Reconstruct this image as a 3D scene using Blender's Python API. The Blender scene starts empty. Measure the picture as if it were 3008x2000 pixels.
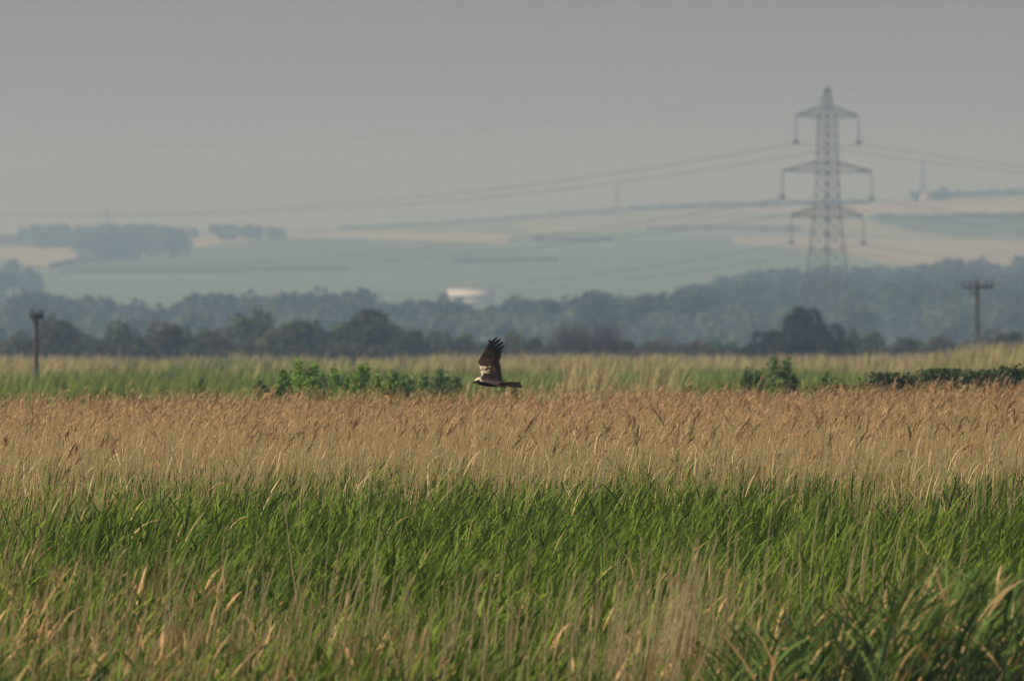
import bpy, math
import numpy as np
from mathutils import Vector

# ------------------------------------------------------------------ camera, sky, sun, exposure
sc = bpy.context.scene
COL = sc.collection
K = 23.7 / 300.0 / 3008.0            # radians per photograph pixel
CAMZ = 2.8

cd = bpy.data.cameras.new("camera")
cd.lens = 300.0
cd.sensor_width = 23.7
cd.clip_start = 1.0
cd.clip_end = 30000.0
cd.dof.use_dof = True
cd.dof.focus_distance = 142.0
cd.dof.aperture_fstop = 4.4
cam = bpy.data.objects.new("camera", cd)
COL.objects.link(cam)
cam.location = (0, 0, CAMZ)
cam.rotation_euler = (math.radians(90), 0, 0)
sc.camera = cam

SUN_EL, SUN_AZ = 38.0, -108.0        # azimuth measured from +Y (view direction) towards +X
world = bpy.data.worlds.new("World")
sc.world = world
world.use_nodes = True
wn = world.node_tree
wn.nodes.clear()
w_out = wn.nodes.new("ShaderNodeOutputWorld")
w_bg = wn.nodes.new("ShaderNodeBackground")
w_sky = wn.nodes.new("ShaderNodeTexSky")
w_sky.sky_type = 'NISHITA'
w_sky.sun_disc = False
w_sky.sun_elevation = math.radians(SUN_EL)
w_sky.sun_rotation = math.radians(SUN_AZ)
w_sky.air_density = 1.0
w_sky.dust_density = 6.0
w_sky.ozone_density = 1.0
w_hs = wn.nodes.new("ShaderNodeHueSaturation")
w_hs.inputs['Saturation'].default_value = 0.18
w_mx = wn.nodes.new("ShaderNodeMix")
w_mx.data_type = 'RGBA'
w_mx.blend_type = 'MIX'
w_mx.inputs['Factor'].default_value = 0.55
w_mx.inputs['B'].default_value = (6.0, 5.6, 5.5, 1)     # thin even cloud veil over the sky
wn.links.new(w_sky.outputs[0], w_hs.inputs['Color'])
wn.links.new(w_hs.outputs[0], w_mx.inputs['A'])
wn.links.new(w_mx.outputs['Result'], w_bg.inputs['Color'])
w_bg.inputs['Strength'].default_value = 0.062
wn.links.new(w_bg.outputs[0], w_out.inputs[0])

sd = bpy.data.lights.new("sun", 'SUN')
sd.energy = 4.2
sd.angle = math.radians(1.5)
sd.color = (1.0, 0.87, 0.74)
sun = bpy.data.objects.new("sun", sd)
COL.objects.link(sun)
_e, _a = math.radians(SUN_EL), math.radians(SUN_AZ)
sdir = Vector((math.sin(_a) * math.cos(_e), math.cos(_a) * math.cos(_e), math.sin(_e)))
sun.rotation_euler = sdir.to_track_quat('Z', 'Y').to_euler()
sun.location = (-50, -50, 80)

sc.view_settings.view_transform = 'Standard'
sc.view_settings.look = 'None'
sc.view_settings.gamma = 1.0
sc.view_settings.exposure = -0.12
sc.view_settings.use_curve_mapping = False
sc.render.engine = 'CYCLES'
sc.cycles.use_denoising = True
sc.cycles.max_bounces = 6
sc.cycles.diffuse_bounces = 3
sc.cycles.transmission_bounces = 3
sc.cycles.volume_bounces = 1

HAZE_DENSITY = 0.00025
HAZE_COLOR = (0.42, 0.65, 1.0, 1)

# ------------------------------------------------------------------ helpers
rng = np.random.default_rng(7)


def at(px, py, d):
    return np.array([(px - 1504) * K * d, d, CAMZ + (1000 - py) * K * d])


def tag(o, label=None, cat=None, group=None, kind=None):
    if label: o['label'] = label
    if cat: o['category'] = cat
    if group: o['group'] = group
    if kind: o['kind'] = kind
    return o


def empty(name, loc, rz=0.0):
    o = bpy.data.objects.new(name, None)
    COL.objects.link(o)
    o.location = [float(v) for v in loc]
    o.rotation_euler = (0, 0, rz)
    o.empty_display_size = 0.3
    return o


def copy_tree(o, parent=None):
    c = o.copy()
    COL.objects.link(c)
    c.parent = parent
    for ch in [x for x in COL.objects if x.parent == o]:
        copy_tree(ch, c)
    return c


class MB:
    """collects vertices, faces and per-vertex colours and links them as one mesh object"""
    def __init__(self):
        self.v, self.q, self.t, self.c, self.n = [], [], [], [], 0

    def add(self, v, q=None, t=None, c=(0.5, 0.5, 0.5)):
        v = np.asarray(v, dtype=np.float32).reshape(-1, 3)
        self.v.append(v)
        if q is not None and len(q):
            self.q.append(np.asarray(q, dtype=np.int32).reshape(-1, 4) + self.n)
        if t is not None and len(t):
            self.t.append(np.asarray(t, dtype=np.int32).reshape(-1, 3) + self.n)
        c = np.asarray(c, dtype=np.float32)
        if c.ndim == 1:
            c = np.tile(c, (len(v), 1))
        self.c.append(c.reshape(-1, 3))
        self.n += len(v)

    def ribbons(self, P, S, W, C):
        """P (N,M,3) centre points, S (N,M,3) side unit vectors, W (N,M) widths, C (N,M,3)"""
        N, M, _ = P.shape
        if S.ndim == 2:
            S = np.repeat(S[:, None, :], M, 1)
        h = S * (W[..., None] * 0.5)
        V = np.stack([P - h, P + h], 2)                    # N,M,2,3
        base = (np.arange(N) * M * 2)[:, None]
        k = np.arange(M - 1)[None, :] * 2
        a = base + k
        Q = np.stack([a, a + 1, a + 3, a + 2], -1)
        CC = np.repeat(C[:, :, None, :], 2, 2)
        self.add(V.reshape(-1, 3), Q.reshape(-1, 4), None, CC.reshape(-1, 3))

    def tubes(self, P, R, C, sides=3):
        """P (N,M,3), R (N,M) radii, C (N,M,3)"""
        N, M, _ = P.shape
        T = P[:, -1] - P[:, 0]
        T = T / (np.linalg.norm(T, axis=1, keepdims=True) + 1e-9)
        up = np.where(np.abs(T[:, 2:3]) > 0.9, np.array([[1.0, 0, 0]]), np.array([[0, 0, 1.0]]))
        A = np.cross(T, up)
        A /= np.linalg.norm(A, axis=1, keepdims=True) + 1e-9
        B = np.cross(T, A)
        ang = np.arange(sides) / sides * 2 * np.pi + 0.4
        off = A[:, None, :] * np.cos(ang)[None, :, None] + B[:, None, :] * np.sin(ang)[None, :, None]
        V = P[:, :, None, :] + off[:, None, :, :] * R[:, :, None, None]
        base = (np.arange(N) * M * sides)[:, None, None]
        m = np.arange(M - 1)[None, :, None] * sides
        s = np.arange(sides)[None, None, :]
        s2 = (s + 1) % sides
        Q = np.stack([base + m + s, base + m + s2, base + m + sides + s2, base + m + sides + s], -1)
        CC = np.repeat(C[:, :, None, :], sides, 2)
        self.add(V.reshape(-1, 3), Q.reshape(-1, 4), None, CC.reshape(-1, 3))

    def bar(self, a, b, r, c=(0.3, 0.3, 0.3), sides=4):
        P = np.array([[a, b]], dtype=float)
        self.tubes(P, np.full((1, 2), r), np.tile(np.array(c, float), (1, 2, 1)), sides)

    def box(self, lo, hi, c=(0.5, 0.5, 0.5)):
        x0, y0, z0 = lo
        x1, y1, z1 = hi
        v = [(x0, y0, z0), (x1, y0, z0), (x1, y1, z0), (x0, y1, z0), (x0, y0, z1), (x1, y0, z1), (x1, y1, z1), (x0, y1, z1)]
        q = [(0, 3, 2, 1), (4, 5, 6, 7), (0, 1, 5, 4), (1, 2, 6, 5), (2, 3, 7, 6), (3, 0, 4, 7)]
        self.add(v, q, None, c)

    def build(self, name, mat, parent=None, smooth=False):
        v = np.concatenate(self.v)
        q = np.concatenate(self.q) if self.q else np.zeros((0, 4), np.int32)
        t = np.concatenate(self.t) if self.t else np.zeros((0, 3), np.int32)
        me = bpy.data.meshes.new(name)
        me.vertices.add(len(v))
        me.vertices.foreach_set("co", v.ravel())
        me.loops.add(q.size + t.size)
        me.loops.foreach_set("vertex_index", np.concatenate([q.ravel(), t.ravel()]).astype(np.int32))
        me.polygons.add(len(q) + len(t))
        ls = np.concatenate([np.arange(len(q)) * 4, q.size + np.arange(len(t)) * 3]).astype(np.int32)
        me.polygons.foreach_set("loop_start", ls)
        me.update(calc_edges=True)
        ca = me.color_attributes.new("tint", 'FLOAT_COLOR', 'POINT')
        c = np.concatenate(self.c)
        c4 = np.concatenate([c, np.ones((len(c), 1), np.float32)], 1)
        ca.data.foreach_set("color", c4.astype(np.float32).ravel())
        if smooth:
            me.polygons.foreach_set("use_smooth", np.ones(len(me.polygons), bool))
        me.materials.append(mat)
        o = bpy.data.objects.new(name, me)
        COL.objects.link(o)
        if parent is not None:
            o.parent = parent
        return o


def vnoise(x, y, seed=0):
    """smooth 2-D value noise in 0..1"""
    r = np.random.default_rng(1000 + seed).random((256, 256))
    xi, yi = np.floor(x).astype(int), np.floor(y).astype(int)
    fx, fy = x - xi, y - yi
    fx, fy = fx * fx * (3 - 2 * fx), fy * fy * (3 - 2 * fy)
    g = lambda a, b: r[a & 255, b & 255]
    return (g(xi, yi) * (1 - fx) + g(xi + 1, yi) * fx) * (1 - fy) + (g(xi, yi + 1) * (1 - fx) + g(xi + 1, yi + 1) * fx) * fy


def fbm(x, y, seed=0, octv=3):
    s, a, tot = 0, 1.0, 0
    for i in range(octv):
        s = s + a * vnoise(x * 2 ** i + 17.3 * i, y * 2 ** i + 5.1 * i, seed + i)
        tot += a
        a *= 0.5
    return s / tot


def mat_tint(name, rough=0.6, transl=0.0, nscale=None, namp=0.3, spec=0.3, metallic=0.0):
    m = bpy.data.materials.new(name)
    m.use_nodes = True
    nt = m.node_tree
    b = nt.nodes['Principled BSDF']
    b.inputs['Roughness'].default_value = rough
    b.inputs['Specular IOR Level'].default_value = spec
    b.inputs['Metallic'].default_value = metallic
    at_ = nt.nodes.new("ShaderNodeAttribute")
    at_.attribute_name = "tint"
    colour = at_.outputs['Color']
    if nscale:
        tc = nt.nodes.new("ShaderNodeTexCoord")
        nz = nt.nodes.new("ShaderNodeTexNoise")
        nz.inputs['Scale'].default_value = nscale
        nz.inputs['Detail'].default_value = 4
        mr = nt.nodes.new("ShaderNodeMapRange")
        mr.inputs['To Min'].default_value = 1 - namp
        mr.inputs['To Max'].default_value = 1 + namp
        mm = nt.nodes.new("ShaderNodeVectorMath")
        mm.operation = 'SCALE'
        nt.links.new(tc.outputs['Object'], nz.inputs['Vector'])
        nt.links.new(nz.outputs['Fac'], mr.inputs['Value'])
        nt.links.new(colour, mm.inputs[0])
        nt.links.new(mr.outputs[0], mm.inputs['Scale'])
        colour = mm.outputs[0]
    nt.links.new(colour, b.inputs['Base Color'])
    if transl > 0:
        tr = nt.nodes.new("ShaderNodeBsdfTranslucent")
        mx = nt.nodes.new("ShaderNodeMixShader")
        mx.inputs[0].default_value = transl
        nt.links.new(colour, tr.inputs['Color'])
        nt.links.new(b.outputs[0], mx.inputs[1])
        nt.links.new(tr.outputs[0], mx.inputs[2])
        nt.links.new(mx.outputs[0], nt.nodes['Material Output'].inputs['Surface'])
    return m


M_LEAF = mat_tint("reed leaf", 0.6, 0.15, spec=0.12)
M_DRY = mat_tint("dry reed", 0.8, 0.08, spec=0.12)
M_FOL = mat_tint("foliage", 0.7, 0.2)
M_WOOD = mat_tint("weathered wood", 0.85, 0, 6.0, 0.35)
M_STEEL = mat_tint("galvanised steel", 0.6, 0, 1.5, 0.2, 0.4, 0.3)
M_GLASSY = mat_tint("insulator glaze", 0.3, 0, 3.0, 0.1)
M_FEATHER = mat_tint("plumage", 0.75, 0, 70.0, 0.45, 0.15)
M_HORN = mat_tint("horn", 0.35, 0, 30.0, 0.2)
M_PAINT = mat_tint("painted sheet", 0.6)
M_FIELD = mat_tint("hill fields", 0.95, 0, 0.02, 0.12, 0.1)
M_SOIL = mat_tint("ground", 0.95, 0, 0.3, 0.5, 0.1)

# ------------------------------------------------------------------ ground, hills


def zg(d):
    """ground level: the marsh falls gently towards the camera"""
    return np.interp(d, [88, 140], [-1.0, 0.0])


g = MB()
gx = np.linspace(-1600, 1600, 41)
gy = np.concatenate([[-200, -50, 40], np.linspace(88, 140, 9), np.linspace(180, 600, 12), np.linspace(700, 9500, 45)])
GX, GY = np.meshgrid(gx, gy)
idx = np.arange(GX.size).reshape(GX.shape)
q = np.stack([idx[:-1, :-1], idx[:-1, 1:], idx[1:, 1:], idx[1:, :-1]], -1).reshape(-1, 4)
g.add(np.stack([GX, GY, zg(GY)], -1).reshape(-1, 3), q, None, (0.075, 0.075, 0.035))
ground = g.build("ground", M_SOIL)
tag(ground, kind='structure')

RX = [-2500, 0, 200, 500, 800, 1000, 1300, 1600, 1850, 2000, 2350, 2700, 3008, 5500]
RY = [720, 700, 692, 682, 676, 671, 657, 634, 616, 609, 599, 580, 569, 500]
D0, D1 = 2800.0, 7000.0


def hill_py(px, d):
    t = np.clip((d - D0) / (D1 - D0), 0, 1)
    yr = np.interp(px, RX, RY)
    s = t + 0.05 * np.sin(t * math.pi * 3 + px * 0.0009) * t * (1 - t) * 4 * 0.35
    return 1041 + (yr - 1041) * s


def hill_z(px, d):
    z = CAMZ + (1000 - hill_py(px, d)) * K * d
    back = np.clip((d - D1) / 1800.0, 0, 1)
    return z * (1 - back ** 1.5) - 0.5


def hill_point(px, py):
    """point of the hillside where the sight line (px, py) first meets it"""
    ds = np.linspace(D0, D1, 400)
    ys = hill_py(np.full_like(ds, px), ds)
    i = np.argmax(ys <= py) if (ys <= py).any() else len(ds) - 1
    d = ds[i]
    return np.array([(px - 1504) * K * d, d, float(hill_z(px, d))]), d


def inside(px, py, poly):
    poly = np.array(poly, float)
    r = np.zeros(px.shape, bool)
    n = len(poly)
    for i in range(n):
        x0, y0 = poly[i]
        x1, y1 = poly[(i + 1) % n]
        if y0 == y1:
            continue
        c = ((y0 > py) != (y1 > py)) & (px < (x1 - x0) * (py - y0) / (y1 - y0) + x0)
        r ^= c
    return r


GREEN, GREEN2, TEAL = (0.09, 0.13, 0.08), (0.065, 0.10, 0.065), (0.115, 0.16, 0.105)
TAN, PALE, GREY = (0.27, 0.255, 0.195), (0.22, 0.22, 0.18), (0.165, 0.18, 0.15)
FIELDS = [
    (TEAL, [(-2500, 700), (5500, 480), (5500, 1100), (-2500, 1100)]),
    (GREEN2, [(-400, 690), (560, 670), (560, 735), (-400, 730)]),
    (TAN, [(-400, 722), (250, 724), (415, 738), (410, 752), (300, 762), (180, 776), (110, 782), (0, 755), (-400, 750)]),
    (TAN, [(548, 688), (800, 684), (1000, 676), (1400, 680), (1560, 690), (1620, 706), (1450, 712), (1240, 704), (1000, 696), (800, 692), (640, 720), (570, 730)]),
    (GREEN, [(620, 716), (800, 694), (1000, 698), (1240, 706), (1450, 716), (1620, 740), (1500, 775), (700, 790), (150, 802), (200, 775), (420, 750)]),
    (GREY, [(1000, 668), (1600, 632), (1850, 613), (1850, 640), (1620, 655), (1350, 668), (1000, 676)]),
    (PALE, [(1500, 652), (1850, 636), (2150, 634), (2350, 650), (2350, 668), (2000, 668), (1700, 676), (1560, 684)]),
    (PALE, [(1850, 612), (2050, 608), (2350, 600), (2700, 584), (3400, 560), (3400, 626), (2900, 632), (2600, 634), (2350, 628), (2050, 628), (1850, 632)]),
    (TAN, [(2050, 612), (2350, 606), (2700, 596), (3400, 592), (3400, 622), (2900, 630), (2560, 628), (2300, 622)]),
    (GREEN2, [(2560, 638), (2900, 634), (3400, 628), (3400, 692), (2900, 690), (2720, 680), (2620, 660)]),
    (PALE, [(2300, 640), (2540, 640), (2660, 672), (2800, 690), (2600, 690), (2300, 664)]),
    (GREY, [(2000, 668), (2350, 670), (2550, 688), (2350, 694), (2000, 690)]),
    (TAN, [(2150, 694), (2500, 696), (2750, 698), (3008, 704), (3400, 700), (3400, 760), (3008, 772), (2800, 776), (2600, 770), (2400, 728), (2150, 712)]),
    (TEAL, [(1500, 690), (2000, 692), (2150, 716), (2400, 740), (2600, 780), (2300, 800), (1800, 850), (1500, 800)]),
    (TAN, [(1360, 636), (1500, 633), (1500, 634), (1360, 638)]),
]
h = MB()
hpx = np.arange(-2500, 5501, 10.0)
hd = np.concatenate([np.linspace(D0, D1, 190), np.linspace(D1 + 60, 9200, 14)])
HP, HD = np.meshgrid(hpx, hd)
HZ = hill_z(HP, HD)
HX = (HP - 1504) * K * HD
HPY = hill_py(HP, HD) + (fbm(HP * 0.01, HD * 0.002, 5) - 0.5) * 5
hc = np.zeros(HP.shape + (3,), np.float32) + np.array(TEAL)
for colr, poly in FIELDS:
    mk = inside(HP + (fbm(HP * 0.01, HD * 0.004, 9) - 0.5) * 24, HPY, poly)
    hc[mk] = colr
hc *= (0.86 + 0.28 * fbm(HP * 0.012, HPY * 0.10, 3))[..., None]
idx = np.arange(HP.size).reshape(HP.shape)
q = np.stack([idx[:-1, :-1], idx[:-1, 1:], idx[1:, 1:], idx[1:, :-1]], -1).reshape(-1, 4)
h.add(np.stack([HX, HD, HZ], -1).reshape(-1, 3), q, None, hc.reshape(-1, 3))
hills = h.build("hills", M_FIELD, smooth=True)
tag(hills, kind='structure')

# ------------------------------------------------------------------ foliage makers


def rand_dirs(n, r=rng):
    v = r.normal(size=(n, 3))
    return v / (np.linalg.norm(v, axis=1, keepdims=True) + 1e-9)


def leaf_cloud(mb, centres, size, base, r=rng, var=0.25, flat=0.0):
    """one small folded leaf clump (2 triangles as a bent quad) at every centre"""
    n = len(centres)
    a = rand_dirs(n, r)
    b = np.cross(a, rand_dirs(n, r))
    b /= np.linalg.norm(b, axis=1, keepdims=True) + 1e-9
    s = size * r.uniform(0.6, 1.4, (n, 1))
    c = np.cross(a, b) * s * 0.35
    V = np.stack([centres - a * s, centres - b * s * 0.6 + c, centres + a * s, centres + b * s * 0.6 - c], 1)
    Q = np.arange(n * 4).reshape(n, 4)
    base = np.asarray(base, float)
    if base.ndim == 1:
        base = np.tile(base, (n, 1))
    C = base * r.uniform(1 - var, 1 + var, (n, 1)) * (1 + r.normal(0, 0.05, (n, 3)))
    mb.add(V.reshape(-1, 3), Q, None, np.clip(np.repeat(C, 4, 0), 0.004, 1))


def crown_points(n, w, h_, lobes, r, z0=0.0, shell=0.75):
    """points spread through several overlapping lumpy lobes, w wide and h_ tall from z0"""
    cs, rs = [], []
    for i in range(lobes):
        zz = r.uniform(0.18, 0.82)
        spread = math.sqrt(max(0.05, 1 - (zz * 1.25 - 0.45) ** 2)) * 0.36
        ang = r.uniform(0, 2 * math.pi)
        rad = spread * math.sqrt(r.uniform(0.05, 1))
        cs.append((math.cos(ang) * rad, math.sin(ang) * rad, zz))
        rs.append(r.uniform(0.13, 0.24))
    cs, rs = np.array(cs), np.array(rs)
    k = r.integers(0, lobes, n)
    dirs = rand_dirs(n, r)
    rad = rs[k] * (shell + (1 - shell) * r.random(n) ** 0.5) * r.uniform(0.75, 1.12, n)
    p = cs[k] + dirs * rad[:, None]
    p[:, 2] = np.clip(p[:, 2], 0.02, None)
    tone = np.random.default_rng(int(r.integers(1e6))).uniform(0.7, 1.3, lobes)[k]
    return p * np.array([w, w, h_]) + np.array([0, 0, z0]), tone


def trunk_mb(w, h_, r, col=(0.09, 0.07, 0.05)):
    m = MB()
    col = np.array(col)
    H = h_ * 0.55
    P = np.array([[[0, 0, 0], [0.02 * w, 0.01 * w, H * 0.35], [-0.01 * w, 0, H * 0.7], [0.01 * w, 0, H]]], float)
    R = np.array([[0.035, 0.026, 0.02, 0.012]]) * h_
    m.tubes(P, R, np.tile(col, (1, 4, 1)), 7)
    for i in range(6):
        a = r.uniform(0, 2 * math.pi)
        z = H * r.uniform(0.35, 0.95)
        e = np.array([math.cos(a) * w * 0.28, math.sin(a) * w * 0.28, z + h_ * r.uniform(0.1, 0.3)])
        s = np.array([0, 0, z])
        P = np.array([[s, s * 0.5 + e * 0.5 + np.array([0, 0, 0.03 * h_]), e]])
        m.tubes(P, np.array([[0.015, 0.010, 0.004]]) * h_, np.tile(col, (1, 3, 1)), 5)
    return m


def make_tree(name, w, h_, colr, n, size, lobes, seed, parts=('crown', 'trunk')):
    r = np.random.default_rng(seed)
    root = empty(name, (0, 0, 0))
    m = MB()
    p, tone = crown_points(n, w, h_, lobes, r)
    leaf_cloud(m, p, size, np.array(colr)[None, :] * tone[:, None], r)
    m.build(parts[0], M_FOL, root)
    trunk_mb(w, h_, r).build(parts[1], M_WOOD, root)
    return root


# ------------------------------------------------------------------ far woods and hedgerows
OLIVE, DARKG, MIDG = (0.075, 0.085, 0.032), (0.028, 0.05, 0.024), (0.06, 0.105, 0.04)


def wood(name, label, items, colr, lsize, nleaf, seed):
    """items: (px, d, base z, height, width) of each crown in the mass"""
    r = np.random.default_rng(seed)
    m = MB()
    for (px, d, z, hh, ww) in items:
        x = (px - 1504) * K * d
        p, tone = crown_points(nleaf, ww, hh, 9, r)
        p = p + np.array([x, d, z])
        leaf_cloud(m, p, lsize, np.array(colr)[None, :] * (tone * r.uniform(0.8, 1.25))[:, None], r)
        m.bar((x, d, z - 0.5), (x, d, z + hh * 0.6), hh * 0.02, (0.08, 0.06, 0.05), 5)
    o = m.build(name, M_FOL)
    tag(o, label, 'woodland', kind='stuff')
    return o


def wood_edge(edge_x, edge_y, d_lo, d_hi, n, hmin, hmax, seed, flat=False, ybase=2000):
    r = np.random.default_rng(seed)
    out = []
    tries = 0
    while len(out) < n and tries < n * 60:
        tries += 1
        px = r.uniform(edge_x[0], edge_x[-1])
        d = r.uniform(d_lo, d_hi)
        z = 0.0 if d < D0 else float(hill_z(px, d))
        top = np.interp(px, edge_x, edge_y)
        hmax_here = (1000 - top) * K * d + CAMZ - z
        if hmax_here < hmin * 0.6:
            continue
        hh = min(r.uniform(hmin, hmax), hmax_here) if len(out) % 2 else min(hmax_here * r.uniform(0.86, 1.0), hmax)
        ytop = 1000 - (z + hh - CAMZ) / (K * d)
        if hh < hmin * 0.6 or ytop > ybase:
            continue
        out.append((px, d, z, hh, hh * r.uniform(0.75, 1.15)))
    return out


wood("woodland", "long blue grey wood at the foot of the hills on the left, behind the bushy hedge line",
     wood_edge([-300, 0, 150, 300, 400, 440, 560, 650, 740, 770, 860, 1000, 1060, 1130, 1160, 1200, 1240, 1300],
               [850, 846, 850, 862, 890, 858, 850, 846, 850, 872, 850, 840, 836, 850, 890, 880, 856, 866], 2900, 3250, 95, 8, 15, 21),
     DARKG, 0.8, 420, 31)
wood("woodland", "low wood whose crowns cut across the foot of the white shed",
     wood_edge([1250, 1300, 1330, 1360, 1400, 1450, 1470, 1560, 1640, 1760, 1850, 2000, 2100],
               [880, 870, 876, 894, 888, 892, 862, 862, 850, 844, 850, 838, 835], 2650, 3050, 80, 8, 15, 22),
     DARKG, 0.8, 420, 32)
wood("woodland", "large blue grey wood climbing the hillside behind the steel pylon, below the tan field",
     wood_edge([2000, 2100, 2180, 2300, 2400, 2500, 2560, 2640, 2700, 2800, 2860, 2940, 3008, 3400],
               [838, 826, 800, 784, 780, 778, 770, 786, 770, 752, 752, 766, 738, 700], 2800, 4700, 330, 8, 16, 23),
     DARKG, 0.85, 420, 33)
wood("woodland", "lighter green scrub and young trees in front of the blue woods",
     wood_edge([-300, 100, 700, 1150, 1300, 1500, 1700, 1900, 2150, 2300, 2450, 2600, 2800, 3008, 3400],
               [905, 915, 910, 900, 900, 910, 900, 885, 900, 895, 860, 870, 850, 868, 850], 2500, 2800, 150, 6, 12, 24),
     (0.095, 0.14, 0.075), 0.5, 620, 34)
hill_wood = wood_edge([255, 280, 330, 400, 470, 510, 545], [672, 660, 655, 656, 664, 668, 690], 6000, 6900, 75, 7, 14, 25, ybase=712)
wood("woodland", "dark round topped wood on the left skyline above the tan field", hill_wood, DARKG, 1.3, 260, 35)
hw2 = wood_edge([60, 80, 140, 270], [685, 664, 656, 656], 6500, 6950, 26, 6, 11, 26, ybase=705)
hw2 += wood_edge([540, 640, 720, 800, 830], [668, 660, 662, 668, 676], 6700, 6980, 26, 4, 9, 27)
wood("woodland", "paler belt of trees along the left skyline on both sides of the round topped wood", hw2, (0.05, 0.08, 0.045), 1.3, 220, 36)
wood("woodland", "dark wood cut by the left picture edge below the tan field",
     wood_edge([-400, 0, 30, 60, 105], [740, 758, 750, 765, 800], 4400, 5400, 40, 7, 14, 28), DARKG, 1.1, 260, 37)


def hedge(label, pts, hh, colr, seed, step=9.0):
    r = np.random.default_rng(seed)
    m = MB()
    for (x0, y0), (x1, y1) in zip(pts[:-1], pts[1:]):
        n = max(2, int(math.hypot(x1 - x0, y1 - y0) / step))
        for i in range(n):
            t = (i + r.uniform(0, 1)) / n
            px, py = x0 + (x1 - x0) * t, y0 + (y1 - y0) * t
            p0, d = hill_point(px, py)
            H = hh * r.uniform(0.6, 1.25)
            p, tone = crown_points(110, H * 1.3, H, 5, r)
            leaf_cloud(m, p + p0 - np.array([0, 0, 0.3]), 0.9, np.array(colr)[None, :] * tone[:, None], r)
    o = m.build("hedgerow", M_FOL)
    tag(o, label, 'hedge')


hedge("dark hedge along the crest line behind the pylon's middle arms", [(1850, 617), (2150, 606), (2560, 596)], 2.6, DARKG, 41)
hedge("thin hedge running down the crest in the middle of the skyline", [(1000, 672), (1300, 658), (1600, 635), (1850, 617)], 1.6, (0.06, 0.09, 0.045), 42)
hedge("hedge on the right skyline beyond the farmhouse", [(2760, 578), (2880, 574), (3040, 568)], 3.6, DARKG, 43)
hedge("thick hedge along the top of the right green field, below the tan strip", [(2560, 642), (2700, 640), (3040, 636)], 2.6, DARKG, 44)
hedge("thin hedge under the left tan field, rising to the right", [(150, 784), (250, 770), (400, 756)], 2.4, DARKG, 45)
hedge("short dark hedge on the far left under the skyline wood", [(-60, 714), (60, 706)], 3.4, DARKG, 46, 4.0)
hedge("hedge between the pale strip and the green field near the middle", [(1560, 702), (1680, 708), (1800, 706)], 2.0, DARKG, 47)
hedge("hedge crossing the middle of the green hillside", [(1340, 768), (1480, 766), (1640, 762)], 1.5, (0.07, 0.10, 0.06), 48)
hedge("long thin hedge across the big green field on the left", [(180, 800), (600, 797), (1020, 790)], 1.1, (0.06, 0.1, 0.05), 49)
hedge("hedge between two pale strips left of the pylon", [(1900, 672), (2120, 668), (2360, 676)], 1.4, (0.06, 0.09, 0.05), 50)

# ------------------------------------------------------------------ buildings far away


def gable_house(name, px, py, w, dep, hw, hr, rz, wallc, roofc, label, cat, wins):
    p0, d = hill_point(px, py)
    root = empty(name, p0, rz)
    tag(root, label, cat)
    m = MB()
    m.box((-w / 2, -dep / 2, -1.5), (w / 2, dep / 2, hw), wallc)
    for s in (-1, 1):
        m.add([(s * w / 2, -dep / 2, hw), (s * w / 2, dep / 2, hw), (s * w / 2, 0, hw + hr)], None, [(0, 1, 2)], wallc)
    m.build('wall', M_PAINT, root)
    m = MB()
    o = 0.3
    for s in (-1, 1):
        a = np.array([(-w / 2 - o, s * (dep / 2 + o), hw - o * hr / dep * 2 + .02), (w / 2 + o, s * (dep / 2 + o), hw - o * hr / dep * 2 + .02), (w / 2 + o, 0, hw + hr + .05), (-w / 2 - o, 0, hw + hr + .05)])
        b = a + np.array([0, 0, 0.12])
        m.add(np.concatenate([a, b]), [(0, 1, 2, 3), (4, 5, 6, 7), (0, 1, 5, 4), (1, 2, 6, 5), (2, 3, 7, 6), (3, 0, 4, 7)], None, roofc)
    m.build('roof', M_PAINT, root)
    for (x0, x1, z0, z1, nm) in wins:
        m = MB()
        m.box((x0, -dep / 2 - 0.05, z0), (x1, -dep / 2 + 0.05, z1), (0.05, 0.06, 0.07))
        m.build(nm, M_GLASSY, root)
    return root


gable_house("farm_shed", 1382, 893, 15.5, 8.0, 3.4, 2.2, 0.10, (0.52, 0.54, 0.57), (0.58, 0.60, 0.62),
            "long white farm shed standing among trees at the foot of the hills", "shed", [(-6, -3, 0, 3.0, 'door')])
gable_house("farmhouse", 2718, 586, 7.0, 6.0, 3.0, 2.0, 0.3, (0.62, 0.58, 0.55), (0.20, 0.16, 0.15),
            "small pale farmhouse beside trees on the right skyline", "house", [(-2, -1, 1, 2, 'window'), (1, 2, 1, 2, 'window')])
for i, (px, w, hh, lab) in enumerate([(2690, 6, 5, "tree on the left of the skyline farmhouse"), (2756, 10, 7, "broad tree on the right of the skyline farmhouse")]):
    t = make_tree("tree", w, hh, DARKG, 700, 0.9, 9, 60 + i)
    p0, d = hill_point(px, 590 - i * 4)
    t.location = p0
    tag(t, lab, 'tree')

# ------------------------------------------------------------------ pylons and cables
PD = 2420.0
PXC = 2430
PX = (PXC - 1504) * K * PD
UZ = [0, 17.0, 22.0, 25.8, 34.2, 44.5, 46.5, 50.0]
UW = [3.6, 2.5, 2.1, 1.75, 1.45, 1.2, 0.75, 0.28]          # half widths of the square body
LINE_DIR = np.array([-272.0, 280.0]) / 390.4
ROT = math.atan2(LINE_DIR[0], -LINE_DIR[1]) * 0 + math.atan2(272.0, 280.0)   # arms run along +x of the root
ARMS = [(44.5, 6.0, 1.9), (34.2, 8.5, 2.0), (25.8, 6.9, 2.0)]
ARMK = 1 / 0.717


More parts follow.
